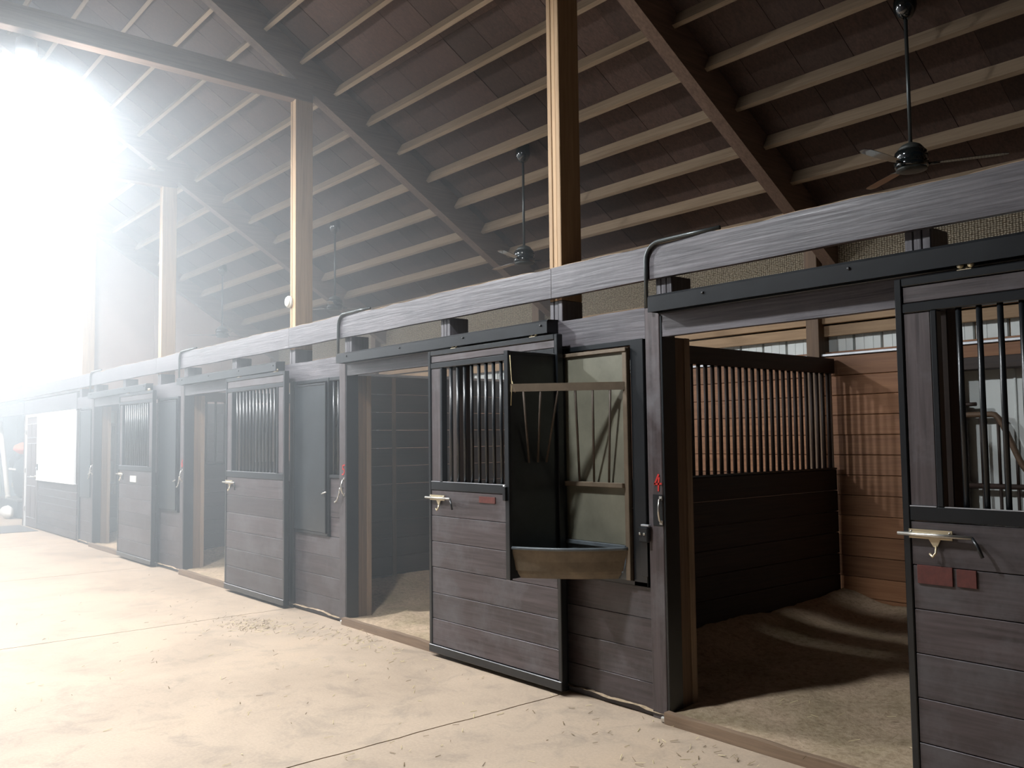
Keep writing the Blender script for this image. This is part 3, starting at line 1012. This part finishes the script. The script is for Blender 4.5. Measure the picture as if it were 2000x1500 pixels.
# ================================================================== FANS
def lathe_c(name, prof, mat, parent, z, seg=24):
    c = off(parent)
    return lathe(name, prof, c.x, c.y, mat, parent, seg, z)
FX = [0.70, -3.185, -7.01, -10.80]
FLAB = ['black ceiling fan at the upper right over the number four stall', 'black ceiling fan left of the nearest tall post',
        'black ceiling fan over the number six stall, between second tall post and number five pipe', 'farthest small black ceiling fan against the plywood end wall']
for i, x in enumerate(FX):
    y = 1.735
    zc = roof_z(y, 5.618) - .155
    t = thing('ceiling_fan', (x, y, 3.33), FLAB[i], 'fan', 'ceiling fans over the stalls')
    lathe_c('canopy', [(.02, .155), (.066, .15), (.074, .06), (.066, .03), (.045, -.01), (.022, -.03)], 'fan_black', t, zc - .02, 20)
    vrod('down_rod', x, y, 3.50, zc, .0125, 'rod', t, 10)
    lathe_c('motor_cap', [(.014, .195), (.03, .19), (.06, .175), (.088, .14)], 'fan_grey', t, 3.33, 24)
    lathe_c('motor_housing', [(.088, .140), (.100, .128), (.104, .092), (.098, .078), (.098, .072), (.106, .062), (.106, .035), (.098, .022)], 'fan_black', t, 3.33, 28)
    lathe_c('bottom_plate', [(.096, .022), (.094, .008), (.05, .0)], 'fan_grey', t, 3.33, 24)
    for k in range(3):
        a = .45 + i * .5 + k * 2 * PI / 3
        ca, sa = math.cos(a), math.sin(a)
        def pt(r, s, z): return (x + ca * r - sa * s, y + sa * r + ca * s, 3.372 + z)
        prof = [(.15, .018), (.20, .030), (.36, .036), (.52, .034), (.56, .018)]
        vs = []
        for (r, hw) in prof:
            for (s, z) in ((-hw, -.003), (hw, .001), (hw, .004), (-hw, .0)): vs.append(pt(r, s, z))
        fs = []
        for q in range(len(prof) - 1):
            for e in range(4): fs.append((q * 4 + e, q * 4 + (e + 1) % 4, q * 4 + 4 + (e + 1) % 4, q * 4 + 4 + e))
        fs += [(0, 1, 2, 3), tuple(len(vs) - 1 - e for e in range(4))]
        bl = mesh('blade', vs, fs, 'fan_black', t)
        tube('blade_arm', [pt(.09, 0, -.002), pt(.17, 0, .0)], .009, 'fan_black', bl, 6)

# ================================================================== LAMPS
LLAB = ['high-bay lamp under the nearest tie beam', 'bright high-bay lamp under the tie beam of the second tall post', 'high-bay lamp under the third tie beam',
        'high-bay lamp under the fourth tie beam near the loft', 'high-bay lamp in front of the white loft wall', 'high-bay lamp farthest along the aisle']
for i, x in enumerate(LAMP_X):
    t = thing('high_bay_lamp', (x, LAMP_Y, LAMP_Z), LLAB[i], 'lamp', 'high-bay lamps along the aisle')
    lathe_c('ballast', [(.03, .27), (.08, .265), (.085, .15), (.05, .13)], 'lamp_body', t, LAMP_Z, 20)
    lathe_c('reflector', [(.05, .135), (.08, .12), (.13, .06), (.16, .0), (.155, .0), (.125, .058), (.075, .112), (.045, .125)], 'lamp_glass', t, LAMP_Z, 28)
    for (kind, pw) in (('AREA', LAMP_POWER), ('POINT', LAMP_UP)):
        ld = bpy.data.lights.new('lamp_light', kind)
        ld.energy = pw * (DOWN_SCALE if kind == 'AREA' else UP_SCALE)[i]
        ld.color = LAMP_COLOR
        if kind == 'AREA':
            ld.shape = 'DISK'
            ld.size = 0.32
        else:
            ld.shadow_soft_size = 0.12
        lo = bpy.data.objects.new('lamp_light', ld)
        COL.objects.link(lo)
        lo.parent = t
        lo.location = (0, 0, -.012 if kind == 'AREA' else -.13)

# ================================================================== SMALL THINGS
dx = TALL_X[1] - .055
ds = thing('round_sensor', (dx, .005, 3.005), 'white round disc fixed to the second tall post', 'sensor')
tube('sensor_base', [(dx, .014, 3.005), (dx, -.012, 3.005)], .060, 'white_plastic', ds, 24)
tube('sensor_face', [(dx, -.012, 3.005), (dx, -.026, 3.005)], .048, 'white_plastic', ds, 24)

wb_ = thing('white_board', (-14.05, .0, .94), 'large blank white board on the tack room wall beside the panelled door', 'board')
box('board_panel', -15.37, -12.70, -.022, .018, .94, 2.19, 'white_board', wb_)
box('board_frame', -15.385, -12.685, -.026, .02, .930, .944, 'white_board', wb_)
lp = box('latch_plate', -15.35, -15.22, -.032, -.022, 1.12, 1.24, 'black', wb_)
box('latch_knob', -15.31, -15.26, -.05, -.030, 1.14, 1.18, 'zinc', lp)

mt = thing('floor_mat', (-15.6, -.40, 0), 'flat grey rubber mat on the floor before the panelled door', 'mat')
box('mat_body', -16.5, -15.0, -.78, -.06, 0.001, .014, 'rubber', mt)
box('mat_border', -16.52, -14.98, -.80, -.04, 0.0005, .008, 'rubber', mt)

# things standing in the alcove at the far left
st = thing('leaning_pole', (-19.6, .30, .40), 'long white pole leaning in the dark alcove', 'pole')
tube('pole_shaft', [(-19.60, .30, .43), (-21.02, .36, 2.15)], .05, 'white_plastic', st, 12)
tube('pole_cap', [(-19.60, .30, .43), (-19.575, .299, .402)], .058, 'white_plastic', st, 12)
tr = thing('storage_trunk', (-19.4, .60, 0), 'dark low storage trunk on the alcove floor', 'trunk')
box('trunk_body', -20.4, -18.45, .28, .90, 0.0, .355, 'dark_cloth', tr, .01)
box('trunk_lid', -20.42, -18.43, .26, .92, .358, .40, 'rubber', tr, .01)
def lump(name, cx, cy, cz, rx, ry, rz, mat, parent, seed, amp=.18):
    from mathutils import noise
    vs, fs = [], []
    nu, nv = 20, 12
    for a in range(nv + 1):
        th = PI * a / nv
        for b2 in range(nu):
            ph = 2 * PI * b2 / nu
            d = Vector((math.sin(th) * math.cos(ph), math.sin(th) * math.sin(ph), math.cos(th)))
            k = 1 + amp * noise.noise(d * 2.1 + Vector((seed, 0, 0))) + amp * .5 * noise.noise(d * 5 + Vector((0, seed, 0)))
            vs.append((cx + d.x * rx * k, cy + d.y * ry * k, cz + d.z * rz * k))
    for a in range(nv):
        for b2 in range(nu):
            fs.append((a * nu + b2, a * nu + (b2 + 1) % nu, (a + 1) * nu + (b2 + 1) % nu, (a + 1) * nu + b2))
    return mesh(name, vs, fs, mat, parent, smooth=True)
rk = thing('saddle_rack', (-18.95, .5, .40), 'pile of dark tack and blankets topped with an orange cloth in the alcove', 'tack rack')
for xx in (-19.3, -18.7): vrod('rack_leg', xx, .5, .40, 1.5, .02, 'black', rk)
lump('blanket_pile', -19.0, .50, .86, .46, .22, .45, 'dark_cloth', rk, 3.1)
lump('blanket_fold', -19.35, .44, 1.22, .30, .16, .20, 'dark_cloth', rk, 5.1)
lump('orange_cloth', -18.85, .46, 1.52, .42, .20, .13, 'orange_cloth', rk, 9.2)
box('buckle', -19.05, -18.97, .262, .29, .66, .76, 'steel', rk, .004)
box('strap', -19.45, -18.75, .270, .29, 1.04, 1.08, 'white_plastic', rk, .003)
sk = lump('feed_sack', -18.75, .13, .13, .42, .11, .14, 'white_sack', None, 2.2, .12)
tag(sk, 'white sack lying against the trunk in the alcove', 'sack')

# straw and crumbs scattered on the aisle floor
def scatter(name, lab, spots, mat, seed, lmin, lmax):
    rnd = random.Random(seed)
    vs, fs = [], []
    for (cx, cy, sx, sy, cnt, z) in spots:
        for _ in range(cnt):
            x, y = rnd.gauss(cx, sx), min(rnd.gauss(cy, sy), -.06 if z < .03 else 9)
            a = rnd.uniform(0, PI); l = rnd.uniform(lmin, lmax); wd = rnd.uniform(.0012, .003)
            dx_, dy_ = math.cos(a) * l / 2, math.sin(a) * l / 2
            nx_, ny_ = -math.sin(a) * wd, math.cos(a) * wd
            zz = z + rnd.uniform(.001, .006); zt = zz + rnd.uniform(0, .012)
            c = len(vs)
            vs += [(x - dx_ - nx_, y - dy_ - ny_, zz), (x - dx_ + nx_, y - dy_ + ny_, zz), (x + dx_ + nx_, y + dy_ + ny_, zt), (x + dx_ - nx_, y + dy_ - ny_, zt),
                   (x - dx_, y - dy_, zz + .002), (x + dx_, y + dy_, zt + .002)]
            fs += [(c, c + 1, c + 2, c + 3), (c + 1, c + 4, c + 5, c + 2), (c + 4, c, c + 3, c + 5)]
    o = mesh(name, vs, fs, mat, None)
    tag(o, lab, 'straw', None, 'stuff')
scatter('straw_litter', 'pale straw bits scattered over the concrete aisle', [(-4.1, -.62, .22, .16, 70, 0), (-3.0, -.3, .35, .12, 60, 0), (-.6, -.9, 1.2, .6, 40, 0), (.5, -.35, .4, .15, 22, 0), (-2.5, -1.3, 2.0, .8, 60, 0), (1.7, -.32, .10, .06, 40, 0), (.8, 1.2, .5, .8, 60, .09), (-2.7, .8, .4, .5, 60, .09)], 'straw', 5, .012, .06)
scatter('dark_litter', 'dark chaff and dirt specks on the concrete aisle', [(-4.15, -.62, .24, .15, 160, 0), (-3.2, -.25, .4, .1, 50, 0), (-1.5, -1.2, 1.5, .6, 50, 0), (-5.5, -1.2, 1.5, .6, 40, 0), (.4, -.4, .4, .2, 40, 0)], 'straw_dark', 6, .010, .045)

# ================================================================== HAZE (added volume standing in for lens glare around the lamps)
def haze():
    pts = [(-5.55, .03), (3.38, .03), (3.38, 3.0), (RIDGE_Y, 6.85), (-5.55, 4.0)]
    o = prism('glare_haze', pts, 'x', -25.4, -1.7, 'black', None)
    m = bpy.data.materials.new('haze')
    m.use_nodes = True
    nt = m.node_tree
    nt.nodes.clear()
    out = nt.nodes.new('ShaderNodeOutputMaterial')
    vs = nt.nodes.new('ShaderNodeVolumeScatter')
    vs.inputs['Color'].default_value = (0.90, 0.96, 1.0, 1)
    vs.inputs['Density'].default_value = HAZE_DENSITY
    vs.inputs['Anisotropy'].default_value = 0.25
    nt.links.new(vs.outputs[0], out.inputs['Volume'])
    o.data.materials.clear()
    o.data.materials.append(m)
    tag(o, 'pale haze added for the lens glare around the aisle lamps', 'haze', None, 'stuff')
haze()
